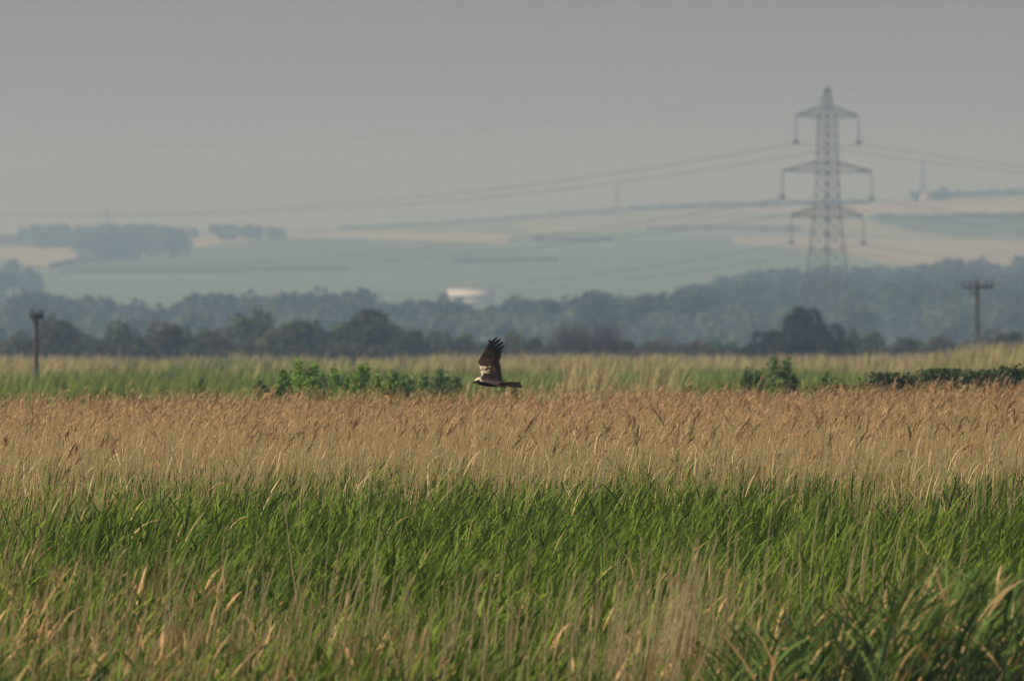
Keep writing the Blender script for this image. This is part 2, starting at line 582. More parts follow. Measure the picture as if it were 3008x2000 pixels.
def make_pylon(f=1.0):
    root = empty("lattice_pylon", (0, 0, 0))
    steel = (0.07, 0.08, 0.08)
    hw = lambda z: float(np.interp(z, UZ, UW)) * 1.0
    zs = [0]
    while zs[-1] < 46:
        zs.append(zs[-1] + max(1.5, hw(zs[-1]) * 1.3))
    zs[-1] = 46.5
    zs.append(48.2)
    zs.append(50.0)
    m = MB()
    cor = [(-1, -1), (1, -1), (1, 1), (-1, 1)]
    for z0, z1 in zip(zs[:-1], zs[1:]):
        a, b = hw(z0), hw(z1)
        for i in range(4):
            c, e = cor[i], cor[(i + 1) % 4]
            lr = (0.13 if z0 < 26 else 0.11) * f
            m.bar((c[0] * a, c[1] * a, z0), (c[0] * b, c[1] * b, z1), lr, steel)
            m.bar((c[0] * a, c[1] * a, z0), (e[0] * b, e[1] * b, z1), 0.07 * f, steel)
            m.bar((e[0] * a, e[1] * a, z0), (c[0] * b, c[1] * b, z1), 0.07 * f, steel)
            m.bar((c[0] * b, c[1] * b, z1), (e[0] * b, e[1] * b, z1), 0.06, steel)
    m.build('tower_body', M_STEEL, root)
    for (z, L, hh) in ARMS:
        L = L * ARMK
        for s in (-1, 1):
            m = MB()
            w0 = hw(z)
            tip = (s * L, 0, z + 0.15)
            n = 6
            for j in (-1, 1):
                lo0, hi0 = np.array((s * w0, j * w0, z)), np.array((s * w0, j * w0, z + hh))
                tp = np.array(tip)
                m.bar(lo0, tp, 0.08, steel)
                m.bar(hi0, tp + (0, 0, .12), 0.075, steel)
                for k in range(n):
                    t0, t1 = k / n, (k + 1) / n
                    A, B = lo0 + (tp - lo0) * t0, hi0 + (tp - hi0) * t1
                    m.bar(A, B, 0.03, steel)
                    m.bar(hi0 + (tp - hi0) * t0, lo0 + (tp - lo0) * t1, 0.03, steel)
            for k in range(n):
                t0, t1 = k / n, (k + 1) / n
                A = np.array((s * w0, -w0, z)) * (1 - t0) + np.array(tip) * t0
                B = np.array((s * w0, w0, z)) * (1 - t1) + np.array(tip) * t1
                m.bar(A, B, 0.03, steel)
            arm = m.build('crossarm', M_STEEL, root)
            m = MB()
            zt = z + 0.1
            m.bar((tip[0], 0, zt), (tip[0], 0, zt - 4.6), 0.06, (0.10, 0.11, 0.11), 6)
            for k in range(22):
                zz = zt - 0.5 - k * 0.18
                m.bar((tip[0], 0, zz), (tip[0], 0, zz - 0.09), 0.17, (0.12, 0.13, 0.12), 8)
            m.box((tip[0] - 0.35, -0.35, zt - 5.25), (tip[0] + 0.35, 0.35, zt - 4.5), (0.10, 0.11, 0.11))
            m.build('insulator_string', M_GLASSY, arm)
    return root


pyl = make_pylon()
pyl.location = (PX, PD, 0)
pyl.rotation_euler = (0, 0, ROT)
tag(pyl, "tall steel lattice pylon with three pairs of arms, standing behind the dark tree", "pylon")

far_pylon = make_pylon(2.2)
far_pylon['category'] = 'pylon'
for (px, py, hpxl, lab) in [(305, 662, 92, "far faint pylon on the left skyline above the round topped wood"),
                            (1816, 618, 96, "far faint pylon on the skyline left of the big pylon"),
                            (2722, 582, 128, "far faint pylon rising over the skyline farmhouse")]:
    c = far_pylon if px == 305 else copy_tree(far_pylon)
    p0, d = hill_point(px, py)
    c.location = (p0[0], p0[1] + 60, p0[2] - 0.6)
    s = hpxl * K * d / 50.0
    c.scale = (s, s, s)
    c.rotation_euler = (0, 0, ROT + 0.9)
    c['label'] = lab
    c['group'] = "far pylons on the skyline"

armdir = np.array([math.cos(ROT), math.sin(ROT)])
ldir = np.array([-math.sin(ROT), math.cos(ROT)])            # along the line, away and to the left
lvl = {0: 'top', 1: 'middle', 2: 'bottom'}
for ai, (z, L, hh) in enumerate(ARMS):
    for s in (-1, 1):
        L2 = L * ARMK
        bx, by = PX + armdir[0] * s * L2, PD + armdir[1] * s * L2
        bz = z - 5.0
        root = empty("power_cable", (bx, by, bz))
        side = 'left' if s < 0 else 'right'
        tag(root, f"twin overhead cable hung from the {side} {lvl[ai]} arm of the big pylon", "cable", "cables of the big pylon")
        for o in (-0.22, 0.22):
            pts = []
            for t in np.linspace(1, 0, 50)[:-1]:
                pts.append((ldir[0] * 390 * t + armdir[0] * o, ldir[1] * 390 * t + armdir[1] * o, -4 * 12.0 * t * (1 - t)))
            for t in np.linspace(0, 0.6, 40):
                pts.append((-ldir[0] * 390 * t + armdir[0] * o, -ldir[1] * 390 * t + armdir[1] * o, -4 * 12.0 * t * (1 - t)))
            P = np.array([pts])
            m = MB()
            m.tubes(P, np.full((1, P.shape[1]), 0.03), np.full((1, P.shape[1], 3), 0.10), 5)
            m.build('conductor', M_STEEL, root)
root = MB()
pts = [(PX + ldir[0] * 390 * t, PD + ldir[1] * 390 * t, 50 - 4 * 9.0 * t * (1 - t)) for t in np.linspace(1, 0, 40)]
pts += [(PX - ldir[0] * 390 * t, PD - ldir[1] * 390 * t, 50 - 4 * 9.0 * t * (1 - t)) for t in np.linspace(0.02, 0.6, 30)]
P = np.array([pts])
root.tubes(P, np.full((1, P.shape[1]), 0.02), np.full((1, P.shape[1], 3), 0.12), 5)
tag(root.build('earth_wire', M_STEEL), "single thin earth wire running over the peak of the big pylon", "cable")


# ------------------------------------------------------------------ wooden poles
def pole(px, ytop, d, rz, width, label, lean, f=1.0):
    p = at(px, ytop, d)
    H = p[2]
    root = empty("utility_pole", (p[0], d, 0), rz)
    tag(root, label, "pole")
    m = MB()
    n = 8
    zz = np.linspace(-0.5, H, n)
    P = np.stack([lean * (zz / H) ** 2 + 0.02 * np.sin(zz), zz * 0, zz], -1)[None]
    R = np.linspace(0.17, 0.125, n)[None] * f
    m.tubes(P, R, np.tile(np.array((0.075, 0.062, 0.052)), (1, n, 1)), 10)
    m.add([(lean, 0, H + 0.05)], None, None, (0.1, 0.08, 0.06))
    m.build('shaft', M_WOOD, root, True)
    m = MB()
    za = H - 0.55 * f ** 2
    m.box((-width, -0.20, za), (width, -0.06, za + 0.18), (0.05, 0.045, 0.04))
    arm = m.build('crossarm', M_WOOD, root)
    for s in (-1, 1):
        m = MB()
        m.bar((s * width * 0.6, -0.13, za), (0.0, -0.13, za - 0.6 * f), 0.03 * f, (0.1, 0.09, 0.08))
        m.build('brace', M_STEEL, root)
    for xx in (-0.93, -0.5, 0.5, 0.93):
        m = MB()
        x = xx * width
        m.bar((x, -0.13, za + 0.15), (x, -0.13, za + 0.18 + 0.16 * f), 0.02 * f, (0.08, 0.07, 0.07), 5)
        for zc, rr in ((0.26, 0.09), (0.33, 0.11), (0.40, 0.08)):
            m.bar((x, -0.13, za + 0.1 + (zc - 0.1) * f), (x, -0.13, za + 0.1 + (zc - 0.04) * f), rr * f * f, (0.07, 0.06, 0.06), 8)
        m.build('insulator', M_GLASSY, arm)
    return root


pole(2872, 822, 850, 0.05, 1.02, "wooden pole with a wide crossarm standing clear on the right", -0.06)
pole(104, 918, 450, 0.35, 0.24, "shorter slim wooden pole on the left with a very short crossarm", 0.03, 0.62)

# ------------------------------------------------------------------ hedge line of bushes and trees about 1 km away
protos = []
for i, (colr, lob) in enumerate([((0.10, 0.11, 0.05), 11), ((0.07, 0.09, 0.045), 14), ((0.12, 0.10, 0.06), 9), ((0.05, 0.065, 0.03), 16), ((0.08, 0.13, 0.05), 12)]):
    protos.append(make_tree("tree", 5.0, 5.0, colr, 2200, 0.17, lob, 80 + i))
protos.append(make_tree('tree', 5.0, 5.0, (0.026, 0.036, 0.018), 6500, 0.14, 15, 97))
# bare twiggy brown tree
tw = empty("bare_tree", (0, 0, 0))
m = MB()
r = np.random.default_rng(5)
base_c = np.array((0.12, 0.085, 0.07))
n = 420
a = r.uniform(0, 2 * np.pi, n)
el = r.uniform(0.9, 1.5, n)
L = r.uniform(1.8, 4.6, n)
s0 = np.stack([r.normal(0, 0.35, n), r.normal(0, 0.35, n), r.uniform(0, 1.6, n)], -1)
dv = np.stack([np.cos(a) * np.cos(el), np.sin(a) * np.cos(el), np.sin(el)], -1)
P = np.stack([s0, s0 + dv * L[:, None] * 0.5, s0 + dv * L[:, None] * 0.9 + r.normal(0, .15, (n, 3))], 1)
P[..., 2] = np.clip(P[..., 2], 0, 5.0)
m.tubes(P, np.tile(np.array([[0.035, 0.03, 0.012]]), (n, 1)), np.tile(base_c, (n, 3, 1)), 3)
m.build('twigs', M_WOOD, tw)
trunk_mb(2.5, 3.0, r, (0.1, 0.08, 0.06)).build('trunk', M_WOOD, tw)
used = set()
# (centre px, top py, width px, distance, proto, label)
T = [
    (28, 972, 110, 1080, 0, "olive bush at the left picture edge of the hedge line"),
    (80, 984, 80, 1060, 3, "low dark bush just left of the short wooden pole"),
    (145, 934, 62, 1090, 2, "narrow brownish tree right of the short wooden pole"),
    (205, 930, 110, 1100, 3, "tall blocky dark tree second to the right of the short wooden pole"),
    (290, 980, 110, 1080, 0, "low olive bush beside the tall blocky dark tree"),
    (395, 942, 150, 1120, 0, "wide rounded olive tree in the left of the hedge line"),
    (480, 952, 120, 1070, 2, "brownish rounded tree against the wide rounded olive one"),
    (570, 950, 90, 1120, 4, "small round green tree standing between two olive ones"),
    (650, 972, 120, 1060, 2, "low brownish bush in front of the pale green tree"),
    (745, 906, 150, 1200, 4, "pale green round tree rising behind the left of the hedge line"),
    (800, 948, 150, 1080, 0, "broad olive tree right of the pale green round tree"),
    (875, 938, 130, 1100, 1, "round topped olive tree next to the biggest left tree"),
    (960, 932, 140, 1130, 4, "green tree leaning on the biggest left tree"),
    (1112, 898, 170, 1100, 3, "biggest dark tree of the left half, above and left of the bird"),
    (1040, 950, 140, 1070, 1, "dark shoulder bush on the left of the biggest left tree"),
    (1190, 955, 110, 1080, 3, "dark bush on the right of the biggest left tree"),
    (1250, 968, 90, 1120, 4, "small pale tree left of the flying bird's wing"),
    (1335, 966, 100, 1140, 4, "pale green tree behind the gap left of the bird's wing"),
    (1430, 1002, 120, 1080, 1, "low bush directly behind the bird's raised wing"),
    (1520, 968, 100, 1120, 0, "olive tree just right of the bird's raised wing"),
    (1590, 990, 90, 1080, 1, "dark bush left of the two bare brown trees"),
    (1860, 1000, 110, 1080, 1, "low dark bush right of the two bare brown trees"),
    (1950, 1004, 130, 1100, 2, "wide brownish bush in the low middle of the hedge line"),
    (2040, 1006, 110, 1070, 2, "reddish brown bush left of the dark two stepped tree"),
    (2125, 992, 70, 1110, 4, "small pale bush in the gap left of the dark two stepped tree"),
    (2250, 960, 105, 1000, 5, "left shoulder bush of the dark tree by the pylon"),
    (2368, 884, 118, 1000, 5, "tall dark flat topped tree in front of the pylon's foot"),
    (2315, 956, 130, 985, 5, "wide dark bush below the flat topped tree"),
    (2425, 934, 105, 985, 5, "dark bush sloping down right of the flat topped tree"),
    (2465, 985, 90, 985, 5, "lowest dark bush at the right foot of the flat topped tree"),
    (2530, 958, 110, 1120, 4, "pale bush standing behind the right slope of the dark tree"),
    (2655, 990, 120, 1100, 1, "low bush midway between the dark tree and the right pole"),
    (2725, 984, 120, 1080, 0, "low olive bush left of the right pole"),
    (2800, 1004, 90, 1080, 1, "lowest bush just left of the right pole"),
    (2925, 978, 120, 1090, 2, "brownish bush right of the right pole"),
    (3000, 972, 120, 1090, 1, "dark bush cut by the right picture edge"),
]
tr = np.random.default_rng(77)
for (px, py, wpx, d, k, lab) in T:
    t = protos[k] if k not in used else copy_tree(protos[k])
    used.add(k)
    p = at(px, py, d)
    t.location = (p[0], d, -0.2)
    w = wpx * K * d / 5.0 * 1.22
    t.scale = (w, w, (p[2] + 0.2) / 5.0 / 0.97)
    t.rotation_euler = (0, 0, tr.uniform(0, 6.28))
    tag(t, lab, 'tree' if 'tree' in lab.split(' in ')[0].split(' of ')[0].split(' on ')[0].split(' behind ')[0] else 'bush', 'trees and bushes of the hedge line')
for px, lab in ((1680, "left one of two bare brown trees right of the bird"), (1780, "right one of two bare brown trees right of the bird")):
    t = tw if px == 1680 else copy_tree(tw)
    p = at(px, 955, 1060)
    t.location = (p[0], 1060, 0)
    t.scale = (1.05, 1.05, p[2] / 4.6)
    t.rotation_euler = (0, 0, px)
    tag(t, lab, 'tree', 'trees and bushes of the hedge line')
# low scrub that closes the foot of the hedge line: nobody could count it
m = MB()
r = np.random.default_rng(91)
for i in range(420):
    px = r.uniform(-250, 3260)
    d = r.uniform(1010, 1180)
    topy = np.interp(px, [-200, 600, 1300, 2000, 2300, 3200], [1000, 1005, 1008, 1022, 1012, 1012]) + r.uniform(-14, 22)
    H = at(px, topy, d)[2]
    if H < 0.6:
        continue
    p, tone = crown_points(240, H * r.uniform(1.0, 1.9), H, 6, r)
    c0 = [(0.05, 0.06, 0.035), (0.035, 0.055, 0.03), (0.07, 0.06, 0.045)][i % 3]
    leaf_cloud(m, p + np.array([(px - 1504) * K * d, d, 0]), 0.17, np.array(c0)[None] * tone[:, None], r)
tag(m.build("scrub", M_FOL), "low dark scrub along the foot of the hedge line", "scrub", kind='stuff')

# ------------------------------------------------------------------ bushes just behind the tan reeds


def make_bush(name, px, topy, wpx, d, colr, n, lsize, seed, label, upright=True, cat='bush', group=None, basey=None):
    r = np.random.default_rng(seed)
    p = at(px, topy, d)
    H, W = p[2], wpx * K * d * (1.3 if upright else 1.0)
    root = empty(name, (p[0], d, 0))
    n = int(n * 3.2)
    lsize *= 1.0
    m, st = MB(), MB()
    ns = max(6, int(W / 0.16)) if upright else max(8, int(W / 0.12))
    cen, ton = [], []
    for i in range(ns):
        x = r.uniform(-0.5, 0.5) * W
        y = r.uniform(-0.5, 0.5) * min(W, 1.4)
        hh = H * (r.uniform(0.70, 1.0) - 0.10 * (2 * x / W) ** 2) if upright else H * r.uniform(0.78, 1.0)
        bx = x * 0.6
        lx = r.normal(0.05, 0.05)
        zz = np.linspace(0, hh, 5)
        P = np.stack([bx + (x - bx) * (zz / hh) + lx * (zz / hh) ** 2, y * (zz / hh), zz], -1)[None]
        st.tubes(P, np.linspace(0.012, 0.004, 5)[None], np.tile(np.array((0.07, 0.06, 0.03)), (1, 5, 1)), 4)
        k = n // ns
        z = hh * (0.45 + 0.55 * r.random(k) ** 0.8)
        t = z / hh
        spread = 0.11 * (1.15 - t) * 2.0 if upright else 0.15
        c = np.stack([bx + (x - bx) * t + lx * t ** 2, y * t, z], -1) + r.normal(0, 1, (k, 3)) * np.stack([spread, spread, spread * 0 + 0.04], -1) if upright else \
            np.stack([x + r.normal(0, .13, k), y + r.normal(0, .13, k), np.clip(z + r.normal(0, 0.05, k), 0, H)], -1)
        cen.append(c)
        ton.append(np.full(k, r.uniform(0.75, 1.3)))
    cen, ton = np.concatenate(cen), np.concatenate(ton)
    leaf_cloud(m, cen, lsize, np.array(colr)[None] * ton[:, None], r, 0.35)
    m.build('foliage', M_FOL, root)
    st.build('stem', M_WOOD, root)
    tag(root, label, cat, group)
    return root


BG = (0.19, 0.32, 0.06)
BD = (0.15, 0.24, 0.07)
make_bush("bush", 840, 1062, 135, 236, BG, 2600, 0.030, 1, "bright green leafy bush, left one of the twin clumps above the reeds", group="bright bushes behind the reeds")
make_bush("bush", 905, 1026, 60, 238, BG, 1500, 0.030, 2, "tallest slim bright green shoots beside the left twin clump", group="bright bushes behind the reeds")
make_bush("bush", 1015, 1032, 60, 236, BG, 1300, 0.030, 3, "slim upright bright green bush left of the broad clump", group="bright bushes behind the reeds")
make_bush("bush", 1080, 1064, 110, 238, BG, 2300, 0.030, 4, "broad bright green clump halfway between the slim bush and the bird", group="bright bushes behind the reeds")
make_bush("bush", 1260, 1060, 140, 250, BD, 2000, 0.030, 5, "soft green bush just left of the bird's head", group="bright bushes behind the reeds")
make_bush("bush", 1320, 1044, 60, 255, BD, 1200, 0.030, 6, "faint green shoots showing above the bird's head", group="bright bushes behind the reeds")
make_bush("shrub", 283, 1122, 40, 222, BD, 600, 0.030, 7, "small green sprig poking over the far left reeds", group="small sprigs over the left reeds")
make_bush("shrub", 370, 1136, 44, 220, BD, 600, 0.030, 8, "small green sprig second from the left over the reeds", group="small sprigs over the left reeds")
make_bush("shrub", 460, 1126, 60, 228, BD, 700, 0.030, 9, "dark green sprig third from the left over the reeds", group="small sprigs over the left reeds")
make_bush("shrub", 600, 1112, 50, 240, BD, 600, 0.030, 10, "green sprig nearest the left twin clump", group="small sprigs over the left reeds")
make_bush("shrub", 108, 1146, 34, 216, BD, 420, 0.030, 11, "tiny green sprig below the short wooden pole", group="small sprigs over the left reeds")
make_bush("bush", 2075, 1062, 130, 228, (0.14, 0.26, 0.05), 2200, 0.030, 12, "deep green bush, leftmost of the right hand bushes", group="right hand bushes behind the reeds")
make_bush("bush", 2185, 1050, 90, 240, BD, 1400, 0.030, 13, "green shoots right beside the deep green bush", group="right hand bushes behind the reeds")
make_bush("bush", 2270, 1036, 90, 250, BD, 1500, 0.030, 14, "tallest slim green shoots left of the dark bramble", group="right hand bushes behind the reeds")
make_bush("bush", 2355, 1062, 120, 240, BD, 1800, 0.030, 15, "low green bush where the dark bramble begins", group="right hand bushes behind the reeds")
for i, (px, ty, w, lab) in enumerate([
        (720, 1100, 90, "low green shoots left of the twin clumps"), (960, 1076, 70, "thin green shoots between the twin clumps and the slim bush"),
        (1165, 1088, 90, "low green tangle between the broad clump and the soft bush"), (1460, 1102, 90, "low green growth just right of the bird's tail"),
        (2010, 1108, 70, "low sprig at the left foot of the deep green bush"), (2430, 1088, 70, "loose green shoots above the low left end of the bramble")]):
    make_bush("bush", px, ty, w, 236 + i, BD, 1300, 0.030, 40 + i, lab, group="low green growth between the bushes")
for i, (px, ty, w) in enumerate([(2480, 1106, 120), (2590, 1096, 120), (2700, 1094, 120), (2805, 1086, 120), (2900, 1082, 120), (2990, 1070, 120), (3090, 1070, 120)]):
    names = ["low left end of the dark bramble bank", "second mound of the dark bramble bank from its low left end",
             "middle left mound of the dark bramble bank", "dark bramble mound left of the pole's foot",
             "dark bramble mound right below the wooden pole", "tallest dark bramble mound near the right picture edge",
             "dark bramble mound cut by the right picture edge"]
    make_bush("bramble", px, ty, w, 224, (0.065, 0.105, 0.03), 5200, 0.034, 20 + i, names[i], upright=False, cat='bramble', group="dark bramble bank")

# ------------------------------------------------------------------ marsh vegetation
LEAN = 0.0


def field_xy(n, d0, d1, seed, margin=2.5, power=1.0):
    """positions spread over the view wedge between two distances"""
    r = np.random.default_rng(seed)
    d = d0 + (d1 - d0) * r.random(n * 3) ** power
    hw = 0.0415 * d + margin
    keep = r.random(n * 3) < hw / hw.max()
    d, hw = d[keep][:n], hw[keep][:n]
    x = (r.random(len(d)) * 2 - 1) * hw
    return x, d


def px_of(x, d):
    return 1504 + x / (K * d)


def arcs(base, az, th0, th1, L, M, power=1.4):
    """curves that start leaning th0 from vertical and bend over by th1; (N,M,3) points"""
    N = len(L)
    t = np.linspace(0, 1, M)[None, :]
    tm = (t[:, 1:] + t[:, :-1]) / 2
    th = th0[:, None] + th1[:, None] * tm ** power
    ds = L[:, None] / (M - 1)
    hx = np.cumsum(np.sin(th) * ds, 1)
    hz = np.cumsum(np.cos(th) * ds, 1)
    hx = np.concatenate([np.zeros((N, 1)), hx], 1)
    hz = np.concatenate([np.zeros((N, 1)), hz], 1)
    P = np.stack([base[:, None, 0] + hx * np.cos(az)[:, None], base[:, None, 1] + hx * np.sin(az)[:, None], base[:, None, 2] + hz], -1)
    return P


def side_vec(az, th, roll):
    perp = np.stack([-np.sin(az), np.cos(az), np.zeros_like(az)], -1)
    nrm = np.stack([np.cos(az) * np.cos(th), np.sin(az) * np.cos(th), -np.sin(th)], -1)
    return perp * np.cos(roll)[:, None] + nrm * np.sin(roll)[:, None]


def green_height(x, d):
    px = px_of(x, d)
    amp = np.interp(d, [88, 118], [1.9, 1.0])
    h_ = 1.16 + 0.20 * amp * (fbm(x * 0.55, d * 0.22, 11) - 0.5) * 2 + 0.12 * amp * (fbm(x * 1.6, d * 0.8, 12) - 0.5) * 2
    return h_ + np.interp(d, [88, 110, 125, 150, 165], [-0.04, -0.03, -0.03, -0.03, 0.02])


def green_leaves(mb, x, d, H, r, nl, w0, col_a, col_b, drycol=None, dryp=0.0, lean=0.0, Lr=(0.28, 0.55), M=6, curl=(0.2, 1.25), fmin=0.35):
    N = len(x)
    rep = nl
    X, D, HH = np.repeat(x, rep), np.repeat(d, rep), np.repeat(H, rep)
    n = len(X)
    frac = r.uniform(fmin, 1.0, n)
    L = r.uniform(Lr[0], Lr[1], n) * (0.75 + 0.35 * frac)
    stem_lean = lean + r.normal(0.12, 0.06, N).repeat(rep)
    z0 = np.clip(HH * frac - L * 0.45, 0.05, None)
    base = np.stack([X + stem_lean * z0 + r.normal(0, 0.015, n), D + r.normal(0, 0.03, n), z0], -1)
    az = r.normal(0.0, 0.85, n)
    fl = r.random(n) < 0.16
    az = np.where(fl, az + np.pi, az)
    th0 = np.abs(r.normal(0.22, 0.14, n)) + lean * 0.8
    th1 = np.where(fl, r.uniform(0.2, 0.8, n), r.uniform(curl[0], curl[1], n) + lean)
    P = arcs(base, az, th0, th1, L, M)
    P[..., 2] += zg(D)[:, None]
    roll = r.uniform(-1.3, 1.3, n)
    tw_ = r.normal(0, 0.5, n)
    S = np.stack([side_vec(az, th0 + th1 * 0.5 * k / (M - 1), roll + tw_ * k / (M - 1)) for k in range(M)], 1)
    prof = np.interp(np.linspace(0, 1, M), [0, 0.25, 0.6, 0.85, 1], [0.55, 1.0, 0.85, 0.5, 0.05])
    W = (w0 * r.uniform(0.6, 1.25, n))[:, None] * prof[None]
    mixv = np.clip(r.normal(0.5, 0.3, n) + (fbm(X * 0.8, D * 0.3, 31) - 0.5) * 0.8, 0, 1)[:, None]
    C = np.array(col_a)[None] * (1 - mixv) + np.array(col_b)[None] * mixv
    C = C * r.uniform(0.75, 1.25, (n, 1))
    if drycol is not None:
        dm = r.random(n) < (dryp if np.isscalar(dryp) else np.repeat(dryp, rep))
        C[dm] = np.array(drycol)[None] * r.uniform(0.7, 1.25, (dm.sum(), 1))
    C = np.repeat(C[:, None, :], M, 1)
    mb.ribbons(P, S, W, C)


def stems(mb, x, d, H, r, rad, colr, lean_mu=0.04, lean_sd=0.06, M=4, bend=0.15, zstart=0.0, sides=3):
    N = len(x)
    az = r.uniform(-0.9, 0.9, N)
    th0 = r.normal(lean_mu, lean_sd, N)
    th1 = np.abs(r.normal(bend, 0.12, N))
    base = np.stack([x, d, np.full(N, zstart)], -1)
    P = arcs(base, az, th0, th1, H - zstart, M)
    P[..., 2] += zg(d)[:, None]
    R = np.repeat(np.linspace(1, 0.65, M)[None], N, 0) * (rad * r.uniform(0.7, 1.3, N))[:, None]
    C = np.array(colr)[None] * r.uniform(0.7, 1.2, (N, 1)) * (1 + r.normal(0, 0.03, (N, 3)))
    mb.tubes(P, R, np.repeat(C[:, None, :], M, 1), sides)
    return P


G1, G2 = (0.045, 0.09, 0.008), (0.19, 0.28, 0.022)
DRY1, DRY2 = (0.64, 0.43, 0.19), (0.46, 0.28, 0.12)

# --- young green reeds between 58 m and 168 m
r = np.random.default_rng(101)
mb = MB()
x, d = field_xy(24000, 85, 120, 201)
H = green_height(x, d)
k = ~((px_of(x, d) > 2100) & (d < 98) & (r.random(len(x)) < 0.85))
x, d, H = x[k], d[k], H[k]
green_leaves(mb, x, d, H, r, 5, 0.025, G1, G2, DRY1, 0.012, Lr=(0.3, 0.62))
x, d = field_xy(22000, 116, 168, 202)
H = green_height(x, d)
green_leaves(mb, x, d, H, r, 5, 0.022, G1, G2, DRY1, 0.008, Lr=(0.3, 0.6))
o = mb.build("green_reeds", M_LEAF)
tag(o, "windblown young green reed leaves filling the lower half of the marsh", "reeds", kind='stuff')


# --- tall tan reeds with brown heads
def tan_front(px):
    return np.interp(px, [-500, 0, 300, 700, 1100, 1500, 2000, 2400, 2700, 3008, 3500],
                     [128, 129, 132, 136, 140, 141, 141, 140, 138, 136, 135])


def tan_back(px):
    return np.interp(px, [0, 1500, 3008], [205, 212, 214])


def panicles(mb, tip, r, nb, scale, colr):
    """drooping feathery heads: nb narrow tassels per head blown to the right"""
    N = len(tip)
    sc_ = scale * r.uniform(0.7, 1.3, N)
    T_ = np.repeat(tip, nb, 0)
    S_ = np.repeat(sc_, nb)
    n = len(T_)
    frac = np.tile(np.linspace(0, 1, nb), N)
    az0 = np.repeat(r.normal(0.0, 1.1, N), nb)
    base = T_ + np.stack([np.cos(az0) * frac * 0.10, np.sin(az0) * frac * 0.10, frac * 0.13 - 0.07], -1) * S_[:, None]
    az = az0 + r.normal(0, 0.55, n)
    th0 = r.uniform(0.05, 0.65, n)
    th1 = r.uniform(0.3, 1.4, n)
    L = S_ * r.uniform(0.08, 0.17, n)
    M = 4
    P = arcs(base, az, th0, th1, L, M, 1.0)
    roll = r.uniform(-1.5, 1.5, n)
    S = side_vec(az, th0 + th1 * 0.5, roll)
    W = (S_ * r.uniform(0.008, 0.016, n))[:, None] * np.array([[0.6, 1.0, 0.8, 0.25]])
    C = np.array(colr)[None] * np.repeat(r.uniform(0.6, 1.35, (N, 1)), nb, 0) * r.uniform(0.8, 1.2, (n, 1))
    mb.ribbons(P, S, W, np.repeat(C[:, None, :], M, 1))


r = np.random.default_rng(303)
mb = MB()
x, d = field_xy(40000, 122, 216, 301)
px = px_of(x, d)
fr = tan_front(px) + (fbm(x * 0.9, x * 0 + 2, 8) - 0.5) * 16 + r.normal(0, 2.5, len(x))
keep = (d > fr) & (d < tan_back(px) + r.normal(0, 2, len(x)))
# thin out away from the edge where only the tops show
keep &= r.random(len(x)) < np.interp(d - fr, [0, 5, 14], [0.35, 0.6, 1.0])
x, d, px, fr = x[keep], d[keep], px[keep], fr[keep]
edge = np.clip((d - fr) / 14.0, 0, 1)
H = 1.66 + 0.06 * edge + 0.14 * np.clip((d - 150) / 60, 0, 1) + 0.10 * (fbm(x * 0.5, d * 0.15, 21) - 0.5) * 2 + r.normal(0, 0.085, len(x))
H += np.interp(px, [0, 1500, 2300, 3008], [-0.04, 0.0, 0.03, 0.10])
sub = r.random(len(x)) < 0.03
H[sub] += r.uniform(0.05, 0.16, sub.sum())
STEM = (0.74, 0.56, 0.28)
P = stems(mb, x, d, H, r, 0.0038, STEM, 0.03, 0.07, 4, 0.12)
tips = P[:, -1]
front = d < fr + 16
frontpan = front & (r.random(len(x)) < 0.07 * np.interp(px, [0, 900, 1300, 3008], [0.5, 0.8, 1.4, 1.4]))
backpan = (~front) & (r.random(len(x)) < np.interp(d, [150, 172, 195, 212], [0.10, 0.25, 0.6, 0.75]))
panicles(mb, tips[frontpan], r, 8, 0.85, (0.30, 0.18, 0.09))
panicles(mb, tips[backpan], r, 5, 0.7, (0.42, 0.28, 0.15))
# dry strap leaves among the stems
k = r.random(len(x)) < 0.45
green_leaves(mb, x[k], d[k], H[k] * 0.93, r, 2, 0.012, (0.56, 0.43, 0.22), (0.64, 0.49, 0.27), Lr=(0.2, 0.42), M=4)
# slanting broken stems along the front edge
n = 420
xx, dd = field_xy(n * 6, 118, 160, 333)
fpx = tan_front(px_of(xx, dd))
kk = (dd > fpx - 5) & (dd < fpx + 5)
xx, dd = xx[kk][:n], dd[kk][:n]
stems(mb, xx, dd, r.uniform(1.3, 1.9, len(xx)), r, 0.0042, (0.62, 0.52, 0.32), 0.0, 0.36, 3, 0.02)
o = mb.build("tan_reeds", M_DRY)
tag(o, "dense band of tall tan reed stems with brown feathery heads below the bird", "reeds", kind='stuff')

# --- dead stems and dry leaves in the foreground
r = np.random.default_rng(404)
mb = MB()
x, d = field_xy(12500, 87, 122, 401, power=0.9)
px = px_of(x, d)
py = 1000 + (CAMZ - 1.2 - zg(d)) / (K * d)
dens = np.interp(px, [-200, 0, 500, 900, 1150, 1350, 1650, 1800, 1900, 2080, 2250, 2500, 2900, 3300],
                 [1.0, 1.0, 1.0, 0.85, 0.45, 0.25, 0.35, 0.9, 1.0, 0.8, 0.40, 0.20, 0.10, 0.1])
reach = np.interp(px, [0, 500, 1000, 1300, 1700, 1950, 2200, 2600, 3008], [1640, 1660, 1740, 1720, 1760, 1600, 1760, 1840, 1900])
fade = np.clip((py - reach + 20) / 260, 0.0, 1)
keep = r.random(len(x)) < dens * fade * (0.35 + 1.3 * (fbm(x * 1.1, d * 0.4, 51) - 0.2))
x1, d1 = x[keep], d[keep]
k = np.arange(len(x1)) % 2 == 0
H = green_height(x1, d1) + r.normal(0.02, 0.16, len(x1))
